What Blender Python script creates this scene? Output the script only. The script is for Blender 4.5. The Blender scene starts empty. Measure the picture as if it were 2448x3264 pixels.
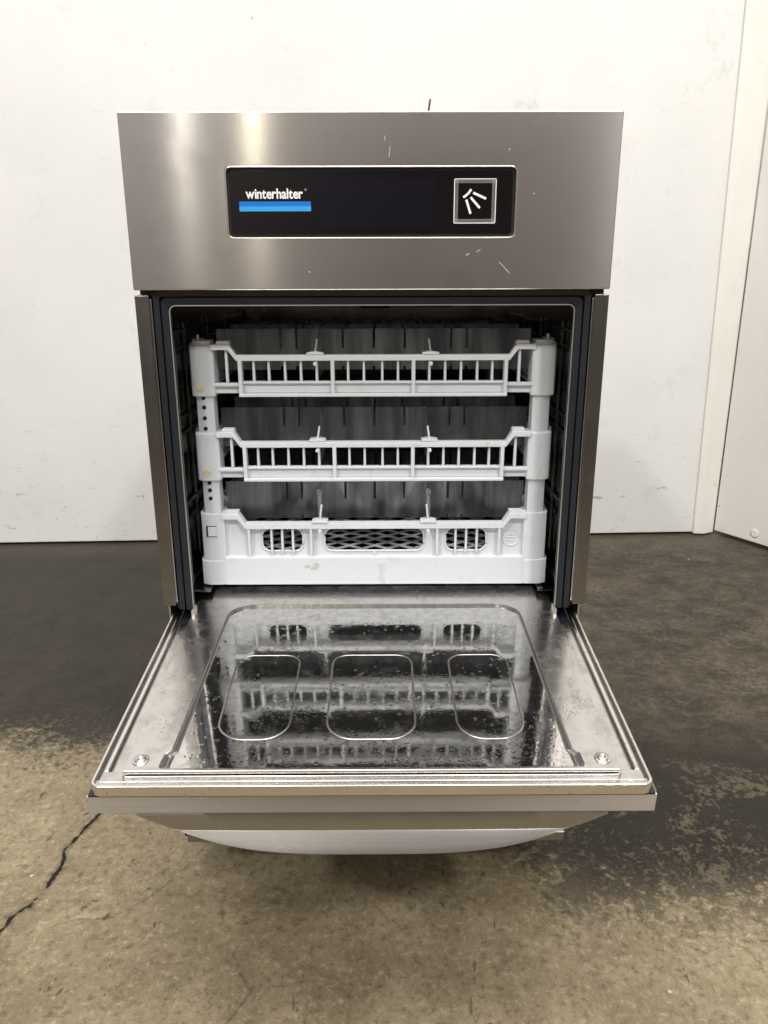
import bpy, bmesh, math, random
from mathutils import Vector, Matrix
random.seed(7)
S = bpy.context.scene
COL = S.collection

# ------------------------------------------------------------------ node helper
class NT:
    def __init__(s, name):
        s.m = bpy.data.materials.new(name); s.m.use_nodes = True
        s.t = s.m.node_tree; s.n = s.t.nodes; s.l = s.t.links
        s.b = s.n['Principled BSDF']
    def set(s, sock, v):
        if isinstance(v, bpy.types.NodeSocket): s.l.new(v, sock)
        elif isinstance(v, (tuple, list)):
            if len(v) == 3 and sock.type == 'RGBA': v = (*v, 1)
            sock.default_value = v
        else: sock.default_value = v
    def P(s, **k):
        for a, v in k.items(): s.set(s.b.inputs[a.replace('_', ' ')], v)
    def coord(s, scale=(1, 1, 1), loc=(0, 0, 0), rot=(0, 0, 0), kind='Object'):
        c = s.n.new('ShaderNodeTexCoord'); m = s.n.new('ShaderNodeMapping')
        s.l.new(c.outputs[kind], m.inputs[0]); m.inputs['Scale'].default_value = scale
        m.inputs['Location'].default_value = loc; m.inputs['Rotation'].default_value = rot
        return m.outputs[0]
    def geo(s):
        return s.n.new('ShaderNodeNewGeometry').outputs['Position']
    def scalev(s, v, scale, loc=(0, 0, 0)):
        m = s.n.new('ShaderNodeMapping'); s.l.new(v, m.inputs[0]); m.inputs['Scale'].default_value = scale
        m.inputs['Location'].default_value = loc; return m.outputs[0]
    def noise(s, v, scale, detail=4, rough=.5, dist=0, color=False):
        n = s.n.new('ShaderNodeTexNoise'); s.l.new(v, n.inputs['Vector'])
        n.inputs['Scale'].default_value = scale; n.inputs['Detail'].default_value = detail
        n.inputs['Roughness'].default_value = rough; n.inputs['Distortion'].default_value = dist
        return n.outputs['Color' if color else 'Fac']
    def voro(s, v, scale, feature='F1', out='Distance', rnd=1):
        n = s.n.new('ShaderNodeTexVoronoi'); n.feature = feature; s.l.new(v, n.inputs['Vector'])
        n.inputs['Scale'].default_value = scale; n.inputs['Randomness'].default_value = rnd
        return n.outputs[out]
    def math(s, op, a, b=0.0, c=0.0, clamp=False):
        n = s.n.new('ShaderNodeMath'); n.operation = op; n.use_clamp = clamp
        for i, v in enumerate((a, b, c)): s.set(n.inputs[i], v)
        return n.outputs[0]
    def vm(s, op, a, b=None, sc=None):
        n = s.n.new('ShaderNodeVectorMath'); n.operation = op
        s.set(n.inputs[0], a)
        if b is not None: s.set(n.inputs[1], b)
        if sc is not None: s.set(n.inputs['Scale'], sc)
        return n.outputs['Value'] if op in ('DOT_PRODUCT', 'LENGTH', 'DISTANCE') else n.outputs[0]
    def rng(s, v, a, b, c=0.0, d=1.0, smooth=True):
        n = s.n.new('ShaderNodeMapRange'); n.interpolation_type = 'SMOOTHSTEP' if smooth else 'LINEAR'
        s.set(n.inputs[0], v)
        for i, x in enumerate((a, b, c, d)): s.set(n.inputs[i + 1], x)
        return n.outputs[0]
    def mix(s, f, a, b, mode='MIX'):
        n = s.n.new('ShaderNodeMix'); n.data_type = 'RGBA'; n.blend_type = mode
        s.set(n.inputs[0], f); s.set(n.inputs[6], a); s.set(n.inputs[7], b)
        return n.outputs[2]
    def sep(s, v):
        n = s.n.new('ShaderNodeSeparateXYZ'); s.l.new(v, n.inputs[0]); return n.outputs
    def bump(s, h, strength=.2, dist=.001, normal=None):
        n = s.n.new('ShaderNodeBump'); s.set(n.inputs['Height'], h)
        n.inputs['Strength'].default_value = strength; n.inputs['Distance'].default_value = dist
        if normal is not None: s.l.new(normal, n.inputs['Normal'])
        return n.outputs[0]
    def segd(s, p, a, b):
        a = Vector((*a, 0)); b = Vector((*b, 0)); ba = b - a
        pa = s.vm('SUBTRACT', p, tuple(a))
        h = s.math('DIVIDE', s.vm('DOT_PRODUCT', pa, tuple(ba)), ba.dot(ba), clamp=True)
        return s.vm('LENGTH', s.vm('SUBTRACT', pa, s.vm('SCALE', tuple(ba), sc=h)))
    def poly(s, p, pts):
        d = None
        for a, b in zip(pts, pts[1:]):
            e = s.segd(p, a, b); d = e if d is None else s.math('MINIMUM', d, e)
        return d

# ------------------------------------------------------------------ materials
def steel(name, col=(.60, .565, .535), rough=.3, aniso=.0, tangent=(1, 0, 0), wav=0.0, grain=(3, 3, 900), gs=.12, smudge=.14, spots=0.0, scratch=False):
    m = NT(name); p = m.geo()
    big = m.noise(p, 9, 3, .55)
    g = m.noise(m.scalev(p, grain), 1, 2, .6)
    r = m.math('ADD', rough - smudge / 2, m.math('MULTIPLY', big, smudge))
    r = m.math('ADD', r, m.math('MULTIPLY', m.math('SUBTRACT', g, .5), gs))
    c = m.mix(m.math('MULTIPLY', g, .7 if scratch else .35), col, tuple(x * .8 for x in col))
    c = m.mix(m.rng(m.noise(p, 30, 4, .7), .6, .8, 0, .15), c, (.40, .38, .36))
    c = m.mix(m.rng(m.noise(p, 18, 5, .7), .52, .68, 0, .22), c, (.42, .39, .36))
    if spots:
        v = m.voro(p, 150, out='Distance'); on = m.rng(m.noise(p, 25, 2), .5, .62)
        sp = m.math('MULTIPLY', m.rng(v, .12, .3, 1, 0), on)
        c = m.mix(m.math('MULTIPLY', sp, spots), c, (.3, .28, .25))
    if scratch:
        q = m.scalev(p, (1, 1, 1))
        base = None
        for a, b, w in (((.0165, .8205), (.0175, .829), .0004), ((.0125, .838), (.013, .834), .0003),
                        ((.100, .7375), (.1032, .7395), .0004), ((.090, .7345), (.0925, .7358), .0005),
                        ((.122, .728), (.132, .718), .0003), ((.1515, .7885), (.152, .789), .0005), ((.127, .8265), (.1275, .827), .0006),
                        ((-.06, .72), (-.059, .7195), .0006)):
            sx = m.sep(p); cc = m.n.new('ShaderNodeCombineXYZ'); m.l.new(sx[0], cc.inputs[0]); m.l.new(sx[2], cc.inputs[1])
            k = m.rng(m.segd(cc.outputs[0], a, b), w * .35, w * 1.1, .75, 0)
            base = k if base is None else m.math('MAXIMUM', base, k)
        c = m.mix(base, c, (.95, .93, .9)); r = m.math('MAXIMUM', r, m.math('MULTIPLY', base, .7))
    h = m.math('MULTIPLY', g, .015 if scratch else .12)
    if wav: h = m.math('ADD', h, m.math('MULTIPLY', m.noise(p, 7, 2, .4), wav))
    nb = m.bump(h, 1.0, .0002)
    m.P(Base_Color=c, Metallic=1.0, Roughness=r, Normal=nb)
    if aniso:
        m.P(Anisotropic=aniso, Tangent=tangent)
    return m.m

def tang(mat, v):
    nt = mat.node_tree; c = nt.nodes.new('ShaderNodeCombineXYZ')
    for i in range(3): c.inputs[i].default_value = v[i]
    nt.links.new(c.outputs[0], nt.nodes['Principled BSDF'].inputs['Tangent'])

def mk_fascia():
    m = steel('brushed_fascia', col=(.665, .63, .605), rough=.175, wav=.22, grain=(70, 70, 2600), gs=.03, smudge=.03, scratch=True)
    m.node_tree.nodes['Principled BSDF'].inputs['Anisotropic'].default_value = 1.0
    tang(m, (0, 0, 1)); return m
M = {}
M['fascia'] = mk_fascia()
M['steel'] = steel('satin_steel', rough=.33, gs=.08)
M['strip'] = steel('brushed_strip', col=(.47, .44, .405), rough=.40, grain=(6, 6, 1200), spots=.3)
tang(M['strip'], (0, 0, 1)); M['strip'].node_tree.nodes['Principled BSDF'].inputs['Anisotropic'].default_value = .95
M['handle'] = steel('brushed_handle', col=(.37, .358, .34), rough=.30, grain=(6, 6, 1200), spots=.3)
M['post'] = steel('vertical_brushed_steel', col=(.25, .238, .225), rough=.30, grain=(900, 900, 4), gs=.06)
M['rim'] = steel('bright_rim_steel', col=(.72, .69, .66), rough=.2, grain=(5, 5, 5), gs=.02, spots=.5)
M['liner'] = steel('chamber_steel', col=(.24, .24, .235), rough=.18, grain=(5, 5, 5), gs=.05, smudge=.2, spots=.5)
M['liner_edge'] = steel('liner_edge_steel', col=(.85, .82, .76), rough=.35, grain=(5, 5, 5), gs=.02)

def mk_wet():
    m = NT('wet_mirror_steel'); p = m.geo()
    n1 = m.noise(p, 55, 5, .65); n2 = m.noise(p, 240, 3, .6)
    wet = m.rng(m.noise(p, 11, 3, .6), .38, .62)
    v = m.voro(p, 330); dmask = m.rng(m.noise(m.scalev(p, (1, 1, 1), (3, 1, 0)), 16, 3, .6), .44, .60)
    drop = m.math('MULTIPLY', m.rng(v, .12, .42, 1, 0), dmask)
    v2 = m.voro(m.scalev(p, (1, 1, 1), (.3, .2, 0)), 130)
    drop2 = m.math('MULTIPLY', m.rng(v2, .10, .28, 1, 0), m.rng(m.noise(p, 9, 2), .42, .54))
    r = m.math('ADD', .045, m.math('MULTIPLY', m.rng(n1, .48, .75), .12))
    r = m.math('ADD', r, m.math('MULTIPLY', drop, .05))
    n3 = m.noise(p, 130, 3, .6)
    h = m.math('ADD', m.math('MULTIPLY', n1, .10), m.math('MULTIPLY', n2, .055))
    h = m.math('ADD', h, m.math('MULTIPLY', n3, .07))
    h = m.math('ADD', h, m.math('MULTIPLY', drop, .10))
    h = m.math('ADD', h, m.math('MULTIPLY', drop2, .30))
    h = m.math('ADD', h, m.math('MULTIPLY', m.noise(p, 14, 1), .25))
    c = m.mix(m.rng(n3, .35, .65), (.62, .61, .59), (.50, .49, .475))
    c = m.mix(m.math('MULTIPLY', drop, .55), c, (.22, .22, .22))
    m.P(Base_Color=c, Metallic=.985, Roughness=r, Normal=m.bump(h, .20, .0009))
    return m.m
M['wet'] = mk_wet()

def mk_plate():
    m = NT('door_plate_steel'); p = m.geo()
    n1 = m.noise(p, 45, 5, .65)
    v = m.voro(p, 300); dmask = m.rng(m.noise(p, 20, 3, .6), .50, .62)
    drop = m.math('MULTIPLY', m.rng(v, .15, .4, 1, 0), dmask)
    r = m.math('ADD', .19, m.math('MULTIPLY', m.rng(n1, .4, .7), .14))
    h = m.math('ADD', m.math('MULTIPLY', n1, .10), m.math('MULTIPLY', drop, .12))
    c = m.mix(m.math('MULTIPLY', drop, .5), (.60, .58, .56), (.30, .28, .26))
    c = m.mix(m.rng(n1, .45, .7, 0, .5), c, (.42, .40, .375))
    m.P(Base_Color=c, Metallic=1.0, Roughness=r, Normal=m.bump(h, .5, .0013))
    return m.m
M['plate'] = mk_plate()
M['basesteel'] = steel('base_steel', col=(.36, .34, .33), rough=.32)
M['wallsteel'] = steel('recess_wall_steel', col=(.50, .48, .46), rough=.26, grain=(6, 6, 6), gs=.1)

def simple(name, col, rough=.5, metal=0.0, var=.1, bump=0.0, bs=60, **k):
    m = NT(name); p = m.geo()
    c = m.mix(m.rng(m.noise(p, bs, 4, .6), .35, .7), tuple(x * (1 - var) for x in col), tuple(min(1, x * (1 + var)) for x in col))
    m.P(Base_Color=c, Roughness=rough, Metallic=metal)
    if bump: m.P(Normal=m.bump(m.noise(p, bs * 3, 3), bump, .0005))
    for a, v in k.items(): m.P(**{a: v})
    return m.m

def mk_plastic():
    m = NT('pale_grey_plastic'); p = m.geo()
    n = m.noise(p, 38, 5, .65)
    c = m.mix(m.rng(n, .55, .78), (.635, .66, .69), (.55, .56, .57))
    st = m.math('MULTIPLY', m.rng(m.noise(m.scalev(p, (1, 1, .35)), 60, 4, .7), .62, .74), .35)
    c = m.mix(st, c, (.40, .38, .34))
    q = m.sep(p); cc = m.n.new('ShaderNodeCombineXYZ'); m.l.new(q[0], cc.inputs[0]); m.l.new(q[2], cc.inputs[1])
    cj = m.vm('ADD', cc.outputs[0], m.vm('SCALE', m.vm('SUBTRACT', m.noise(p, 120, 3, color=True), (.5, .5, .5)), sc=.014))
    cj = m.vm('MULTIPLY', cj, (1, 1, 0))
    f1 = m.math('MULTIPLY', m.rng(m.segd(cj, (-.076, .3985), (-.066, .3975)), .002, .0055, .6, 0), m.rng(m.noise(p, 160, 3), .35, .6))
    f2 = m.rng(m.segd(cj, (.0085, .378), (.0085, .399)), .0028, .0042, .28, 0)
    c = m.mix(f1, c, (.36, .33, .27)); c = m.mix(f2, c, (.40, .39, .36))
    c = m.mix(m.rng(m.noise(m.scalev(p, (1, 1, .5)), 14, 4, .7), .5, .75, 0, .22), c, (.60, .57, .48))
    m.P(Base_Color=c, Roughness=m.math('ADD', .32, m.math('MULTIPLY', n, .25)), Normal=m.bump(m.noise(p, 300, 3), .12, .0005))
    m.P(Subsurface_Weight=.08, Subsurface_Radius=(.004, .004, .004))
    return m.m
M['plastic'] = mk_plastic()
def mk_board():
    m = NT('frosted_grey_board'); p = m.geo()
    n = m.noise(m.scalev(p, (1, .3, .12), (.2, 0, 0)), 55, 4, .6)
    c = m.mix(m.rng(n, .35, .68), (.12, .128, .136), (.33, .345, .36))
    c = m.mix(m.rng(m.noise(p, 12, 3), .4, .65, 0, .5), c, (.13, .135, .14))
    m.P(Base_Color=c, Roughness=.28, Normal=m.bump(m.noise(p, 120, 3), .15, .0006)); return m.m
M['board'] = mk_board()
M['clear'] = simple('clear_plastic', (.80, .82, .84), .12, var=.02, Transmission_Weight=.85, IOR=1.2)
M['cream'] = simple('cream_button_plastic', (.62, .56, .40), .5)
M['rubber'] = simple('dark_rubber', (.010, .011, .017), .34, var=.3)
M['rubber_edge'] = simple('blue_black_seal', (.006, .007, .011), .5, var=.2)
M['black'] = simple('black_plastic', (.012, .011, .011), .5)
M['glass'] = simple('black_display_glass', (.004, .0032, .0036), .07, var=.0, Coat_Weight=.3)
M['screen'] = simple('dark_screen', (.006, .006, .010), .06, var=.0)
M['white'] = simple('white_print', (.82, .82, .82), .5, var=.02)
M['greyp'] = simple('grey_print', (.22, .23, .24), .5, var=.02)
M['blue'] = simple('blue_print', (.004, .16, .60), .4, var=.02)
M['lblue'] = simple('light_blue_print', (.03, .34, .74), .4, var=.02)
M['cable'] = simple('dark_red_cable', (.06, .006, .005), .5)
M['hole'] = simple('dark_hole', (.006, .006, .006), .8)
M['brass'] = simple('brass', (.55, .35, .15), .3, 1.0)

# ------------------------------------------------------------------ geometry helpers
class MB:
    def __init__(s): s.bm = bmesh.new()
    def box(s, x0, x1, y0, y1, z0, z1):
        v = [s.bm.verts.new(p) for p in ((x0, y0, z0), (x1, y0, z0), (x1, y1, z0), (x0, y1, z0), (x0, y0, z1), (x1, y0, z1), (x1, y1, z1), (x0, y1, z1))]
        for f in ((0, 3, 2, 1), (4, 5, 6, 7), (0, 1, 5, 4), (1, 2, 6, 5), (2, 3, 7, 6), (3, 0, 4, 7)): s.bm.faces.new([v[i] for i in f])
        return s
    def loops(s, rings, close=True, cap=True):
        R = [[s.bm.verts.new(p) for p in r] for r in rings]; n = len(R[0])
        for a, b in zip(R, R[1:]):
            for i in range(n if close else n - 1):
                j = (i + 1) % n; s.bm.faces.new((a[i], a[j], b[j], b[i]))
        if cap and close:
            s.bm.faces.new(R[0][::-1]); s.bm.faces.new(R[-1])
        return s
    def prism(s, pts, fn, h0, h1):   # pts 2D, fn(a,b,h)->xyz
        return s.loops([[fn(a, b, h0) for a, b in pts], [fn(a, b, h1) for a, b in pts]])
    def band(s, path, hw, y0, y1):   # thick polyline in XZ extruded in y
        up, dn = [], []
        for i, p in enumerate(path):
            a = Vector(path[max(0, i - 1)]); b = Vector(path[min(len(path) - 1, i + 1)]); d = (b - a).normalized(); n = Vector((-d.y, d.x))
            up.append(Vector(p) + n * hw); dn.append(Vector(p) - n * hw)
        pts = up + dn[::-1]
        return s.loops([[(q.x, y0, q.y) for q in pts], [(q.x, y1, q.y) for q in pts]])
    def tube(s, path, r, n=8, closed=False):
        P = [Vector(p) for p in path]; rings = []
        for i, p in enumerate(P):
            if closed: d = (P[(i + 1) % len(P)] - P[i - 1]).normalized()
            else: d = (P[min(i + 1, len(P) - 1)] - P[max(0, i - 1)]).normalized()
            u = d.cross(Vector((0, 0, 1)))
            if u.length < .1: u = d.cross(Vector((1, 0, 0)))
            u.normalize(); w = u.cross(d)
            rings.append([tuple(p + (u * math.cos(2 * math.pi * k / n) + w * math.sin(2 * math.pi * k / n)) * r) for k in range(n)])
        if closed: rings.append(rings[0])
        return s.loops(rings, cap=not closed)
    def cyl(s, c, r, h, axis='z', n=24, r2=None):
        r2 = r if r2 is None else r2; rr = []
        for q, rad in ((0, r), (h, r2)):
            ring = []
            for k in range(n):
                a = 2 * math.pi * k / n; u, v = rad * math.cos(a), rad * math.sin(a)
                ring.append({'z': (c[0] + u, c[1] + v, c[2] + q), 'y': (c[0] + u, c[1] + q, c[2] + v), 'x': (c[0] + q, c[1] + u, c[2] + v)}[axis])
            rr.append(ring)
        return s.loops(rr)
    def holed(s, outer, holes, fn, h0, h1):
        """plate with holes; outer and holes are 2D loops; thickness h0..h1"""
        def face(h):
            es, loops = [], []
            for lp in [outer] + holes:
                vs = [s.bm.verts.new(fn(a, b, h)) for a, b in lp]
                es += [s.bm.edges.new((vs[i], vs[(i + 1) % len(vs)])) for i in range(len(vs))]; loops.append(vs)
            bmesh.ops.triangle_fill(s.bm, use_beauty=True, use_dissolve=False, edges=es)
            return loops
        A = face(h0); B = face(h1)
        for a, b in zip(A, B):
            for i in range(len(a)):
                j = (i + 1) % len(a); s.bm.faces.new((a[i], a[j], b[j], b[i]))
        return s
    def build(s, name, mat, parent=None, bevel=0.0, seg=2, mat4=None, smooth=False, angle=35):
        bm = s.bm
        bmesh.ops.remove_doubles(bm, verts=bm.verts, dist=1e-7)
        bmesh.ops.recalc_face_normals(bm, faces=bm.faces)
        if mat4 is not None: bm.transform(mat4)
        me = bpy.data.meshes.new(name); bm.to_mesh(me); bm.free()
        o = bpy.data.objects.new(name, me); COL.objects.link(o)
        me.materials.append(M[mat] if isinstance(mat, str) else mat)
        for p in me.polygons: p.use_smooth = smooth
        if bevel:
            b = o.modifiers.new('b', 'BEVEL'); b.width = bevel; b.segments = seg; b.limit_method = 'ANGLE'; b.angle_limit = math.radians(angle)
            b.harden_normals = False
            for p in me.polygons: p.use_smooth = True
            w = o.modifiers.new('w', 'WEIGHTED_NORMAL'); w.keep_sharp = True; w.weight = 80
        if parent: o.parent = parent
        return o

def rrect(x0, x1, y0, y1, r, n=6):
    rs = r if isinstance(r, (list, tuple)) else (r,) * 4
    out = []
    for (cx, cy, a0, rr) in ((x1, y1, 0, rs[0]), (x0, y1, 90, rs[1]), (x0, y0, 180, rs[2]), (x1, y0, 270, rs[3])):
        sx = -1 if cx == x1 else 1; sy = -1 if cy == y1 else 1
        for k in range(n + 1):
            a = math.radians(a0 + 90 * k / n)
            out.append((cx + sx * rr + rr * math.cos(a), cy + sy * rr + rr * math.sin(a)))
    return out

def thing(name, label, cat, group=None, loc=(0, 0, 0)):
    o = bpy.data.objects.new(name, None); COL.objects.link(o); o.location = loc; o.empty_display_size = .05
    return tag(o, label, cat, group)
def tag(o, label=None, cat=None, group=None, kind=None):
    if label: o['label'] = label
    if cat: o['category'] = cat
    if group: o['group'] = group
    if kind: o['kind'] = kind
    return o
XZ = lambda a, b, h: (a, h, b)

# ================================================================== SETTING
# ---- floor
def mk_floor():
    m = NT('stained_concrete'); p = m.geo(); xyz = m.sep(p)
    nbig = m.noise(p, 3.2, 5, .6, .4); nmid = m.noise(p, 13, 6, .68, .6); nfin = m.noise(p, 70, 5, .7); ngr = m.noise(p, 330, 3, .7)
    nf2 = m.noise(p, 95, 7, .78, .3); nf3 = m.noise(m.scalev(p, (1, .5, 1)), 210, 5, .8)
    tan = m.mix(m.rng(nbig, .3, .7), (.225, .182, .112), (.32, .262, .170))
    tan = m.mix(m.rng(nmid, .38, .66, .55, 0), tan, (.145, .115, .070))
    tan = m.mix(m.rng(nf2, .50, .66, 0, .75), tan, (.100, .078, .047))
    tan = m.mix(m.rng(nf2, .34, .47, .7, 0), tan, (.42, .35, .235))
    tan = m.mix(m.rng(nf3, .56, .68, 0, .7), tan, (.070, .054, .034))
    tan = m.mix(m.rng(nf3, .33, .42, .6, 0), tan, (.46, .39, .27))
    pit = m.noise(m.scalev(p, (1, .55, 1)), 34, 3, .75, .2)
    tan = m.mix(m.rng(pit, .665, .70, 0, .75), tan, (.055, .043, .028))
    scr = m.noise(m.scalev(p, (3.2, .45, 1), (2, 1, 0)), 24, 3, .6, .3)
    tan = m.mix(m.rng(scr, .69, .72, 0, .6), tan, (.07, .055, .036))
    streak = m.noise(m.scalev(p, (.7, 1, 1)), 17, 8, .8, .1)
    dark = m.mix(m.rng(nmid, .3, .72), (.018, .0148, .0115), (.044, .036, .028))
    # boundary of the dark, dirty region
    bx = m.rng(xyz[0], -.05, .30, .27, -.055)
    edge = m.math('SUBTRACT', xyz[1], bx)
    edge = m.math('ADD', edge, m.math('MULTIPLY', m.math('SUBTRACT', nmid, .5), .40))
    edge = m.math('ADD', edge, m.math('MULTIPLY', m.math('SUBTRACT', nf2, .5), .34))
    D = m.rng(edge, -.06, .10)
    # patches that show through on the right
    right = m.rng(xyz[0], .1, .32)
    patch = m.rng(m.math('ADD', m.math('MULTIPLY', nf2, .62), m.math('MULTIPLY', nmid, .5)), .585, .64)
    nearb = m.rng(xyz[1], .30, .12)
    show = m.math('MULTIPLY', m.math('MULTIPLY', patch, right), m.math('ADD', .45, m.math('MULTIPLY', nearb, .35)))
    far = m.math('MULTIPLY', right, m.rng(xyz[1], .22, .42))
    farc = m.mix(m.rng(streak, .35, .68), (.026, .021, .015), (.115, .094, .064))
    farc = m.mix(m.rng(nbig, .52, .68, 0, .6), farc, (.15, .125, .088))
    farc = m.mix(m.rng(nf2, .44, .62, 0, .55), farc, (.022, .018, .013))
    farc = m.mix(m.rng(nf3, .34, .46, .4, 0), farc, (.17, .14, .10))
    dk = m.mix(far, dark, farc)
    dk = m.mix(m.math('MULTIPLY', m.math('MULTIPLY', right, nearb), m.rng(nmid, .35, .6)), dk, (.014, .0115, .009))
    dk = m.mix(show, dk, (.16, .13, .085))
    # pale strip by the wall
    dk = m.mix(m.rng(xyz[1], 1.12, 1.3, 0, .45), dk, (.12, .10, .075))
    leftspeck = m.rng(m.noise(p, 48, 5, .75), .66, .72, 0, .6)
    dk = m.mix(leftspeck, dk, (.15, .125, .09))
    dk = m.mix(m.rng(nf2, .42, .62, 0, .45), dk, (.018, .015, .012))
    c = m.mix(D, tan, dk)
    # soft traffic stain in front
    sc = m.rng(m.noise(m.scalev(p, (1, 2.5, 1)), 22, 5, .75, 1.5), .60, .68, 0, .4)
    c = m.mix(sc, c, (.05, .042, .03))
    c = m.mix(m.rng(m.math('ADD', xyz[1], m.math('MULTIPLY', nbig, .6)), -.75, -1.2), c, (.040, .034, .027))  # unseen floor behind the camera, darkened to dim the steel's reflections
    # main crack
    pj = m.vm('ADD', p, m.vm('SCALE', m.vm('SUBTRACT', m.noise(p, 60, 3, color=True), (.5, .5, .5)), sc=.014))
    pts = [(-.30, .36), (-.345, .22), (-.385, .14), (-.397, .095), (-.408, .064), (-.400, .036), (-.404, -.004), (-.4135, -.032), (-.426, -.047), (-.430, -.075), (-.45, -.13), (-.50, -.3)]
    dd = m.poly(pj, pts)
    wn = m.rng(m.noise(p, 40, 2), .35, .65, .0014, .0030)
    wid = m.math('DIVIDE', dd, wn)
    cr = m.rng(wid, .8, 1.3, 1, 0)
    halo = m.rng(dd, .002, .010, .55, 0)
    fd = m.poly(pj, [(-.215, .09), (-.245, .02), (-.275, -.02), (-.31, -.05), (-.36, -.055)])
    f2 = m.poly(pj, [(-.16, -.10), (-.13, -.15), (-.17, -.22)])
    fine = m.math('MULTIPLY', m.rng(m.math('MINIMUM', fd, f2), .0006, .0024, 1, 0), .45)
    c = m.mix(m.math('MULTIPLY', halo, m.rng(nfin, .3, .6)), c, (.06, .048, .033))
    c = m.mix(fine, c, (.045, .036, .026))
    c = m.mix(cr, c, (.012, .010, .008))
    # white specks
    vs = m.voro(p, 14, out='Distance'); sp = m.rng(vs, .025, .035, 1, 0)
    c = m.mix(m.math('MULTIPLY', sp, m.rng(m.noise(p, 5, 1), .5, .55)), c, (.45, .42, .36))
    r = m.math('ADD', .42, m.math('MULTIPLY', nmid, .3)); r = m.math('SUBTRACT', r, m.math('MULTIPLY', D, .12))
    h = m.math('ADD', m.math('MULTIPLY', nfin, .6), m.math('MULTIPLY', nf3, .8)); h = m.math('SUBTRACT', h, m.math('MULTIPLY', cr, 2.5))
    m.P(Base_Color=c, Roughness=r, Normal=m.bump(h, .5, .0015))
    m.b.inputs['Specular IOR Level'].default_value = .18
    return m.m
g = MB(); g.bm.faces.new([g.bm.verts.new(p) for p in ((-9, -17, 0), (9, -17, 0), (9, 4, 0), (-9, 4, 0))])
floor = g.build('floor', mk_floor()); tag(floor, kind='structure')

def mk_wall(name, col, scuff=1.0):
    m = NT(name); p = m.geo(); xyz = m.sep(p)
    n = m.noise(p, 3, 4, .6)
    c = m.mix(m.rng(n, .3, .7), col, tuple(x * .94 for x in col))
    low = m.rng(xyz[2], .42, .05)
    sm = m.math('MULTIPLY', m.rng(m.noise(m.scalev(p, (1, 1, 3.2)), 22, 5, .72, .5), .60, .71), m.math('ADD', .16, m.math('MULTIPLY', low, .75)))
    c = m.mix(m.math('MULTIPLY', sm, scuff), c, (.30, .28, .25))
    s2 = m.math('MULTIPLY', m.rng(m.noise(m.scalev(p, (1, 1, .7), (0, 0, 3)), 7, 6, .78), .57, .72), .40)
    c = m.mix(m.math('MULTIPLY', s2, scuff), c, (.45, .44, .41))
    sk = m.math('MULTIPLY', m.rng(m.voro(m.scalev(p, (1, 1, 1), (.13, .2, .31)), 11), .02, .05, .6, 0), m.rng(m.noise(p, 4, 1), .5, .56))
    c = m.mix(sk, c, (.25, .24, .22))
    base = m.rng(m.math('ADD', xyz[2], m.math('MULTIPLY', m.noise(m.scalev(p, (1, 1, .3)), 25, 4), .06)), .045, .012, .0, .5)
    c = m.mix(m.math('MULTIPLY', base, scuff), c, (.42, .39, .33))
    m.P(Base_Color=c, Roughness=.42, Normal=m.bump(m.math('ADD', m.noise(p, 160, 3), m.math('MULTIPLY', m.noise(p, 9, 2), 1.5)), .3, .0006))
    m.b.inputs['Specular IOR Level'].default_value = .3
    return m.m
wallm = mk_wall('white_wall_paint', (.73, .722, .70))
sidem = mk_wall('offwhite_panel_paint', (.74, .72, .68), .7)
trimm = mk_wall('cream_trim_paint', (.76, .745, .69), .7)
# back wall plane: passes (-1.06,1.262) and (.93,1.336)
wy = lambda x: 1.262 + (x + 1.06) * (.074 / 1.99)
g = MB()
g.loops([[(-3.2, wy(-3.2), z), (.915, wy(.915), z), (.915, wy(.915) + .06, z), (-3.2, wy(-3.2) + .06, z)] for z in (.007, 3.0)])
wl = g.build('back_wall', wallm, bevel=.002); tag(wl, 'scuffed white wall standing behind the dishwasher', 'wall')
g = MB()  # corner trim : folded cream strip, leaning slightly
def trimpts(z):
    k = (z - .02) / 1.316; xl = .906 - .026 * k
    return [(xl, 1.326, z), (xl + .030, 1.322, z), (.968, 1.338, z), (.985, 1.40, z), (xl, 1.36, z)]
g.loops([trimpts(z) for z in (.004, 2.9)])
tr = g.build('corner_trim', trimm, bevel=.0025); tag(tr, 'cream painted corner trim running up between the two walls', 'trim')
d = Vector((1.0568 - .972, 1.188 - 1.330)).normalized(); nrm = Vector((-d.y, d.x))
a = Vector((.968, 1.333)); b = a + d * 1.25
g = MB(); g.loops([[(a.x, a.y, z), (b.x, b.y, z), (b.x + .05, b.y + .03, z), (a.x + .05, a.y + .03, z)] for z in (.012, 2.9)])
sw = g.build('side_wall_panel', sidem, bevel=.003); tag(sw, 'off-white wall panel angled out at the right edge, beside the cream trim', 'wall')
# dimple and screw dent at foot of the side panel
bt = MB(); c0 = a + d * .125
cc = Vector((c0.x, c0.y, .038)); nn = Vector((-abs(nrm.x), -abs(nrm.y), 0)) if nrm.x > 0 else Vector((nrm.x, nrm.y, 0))
ux = Vector((d.x, d.y, 0)); uz = Vector((0, 0, 1))
bt.loops([[tuple(cc + nn * h + (ux * math.cos(t * math.pi / 12) + uz * math.sin(t * math.pi / 12)) * r) for t in range(24)] for r, h in ((.013, .0), (.010, .0008), (.007, .0010), (.003, .0006))])
bt.build('wall_button', sidem, sw, smooth=True)

# dark red cable poking up behind the machine
g = MB(); g.tube([(.06, .655, .0035), (.062, .65, .2), (.075, .640, .8), (.0845, .622, .93), (.0872, .612, .972), (.0893, .605, .988)], .0016, 8)
cb = g.build('wire', 'cable', smooth=True); tag(cb, 'thin dark wire end poking up behind the dishwasher top', 'wire')

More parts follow.
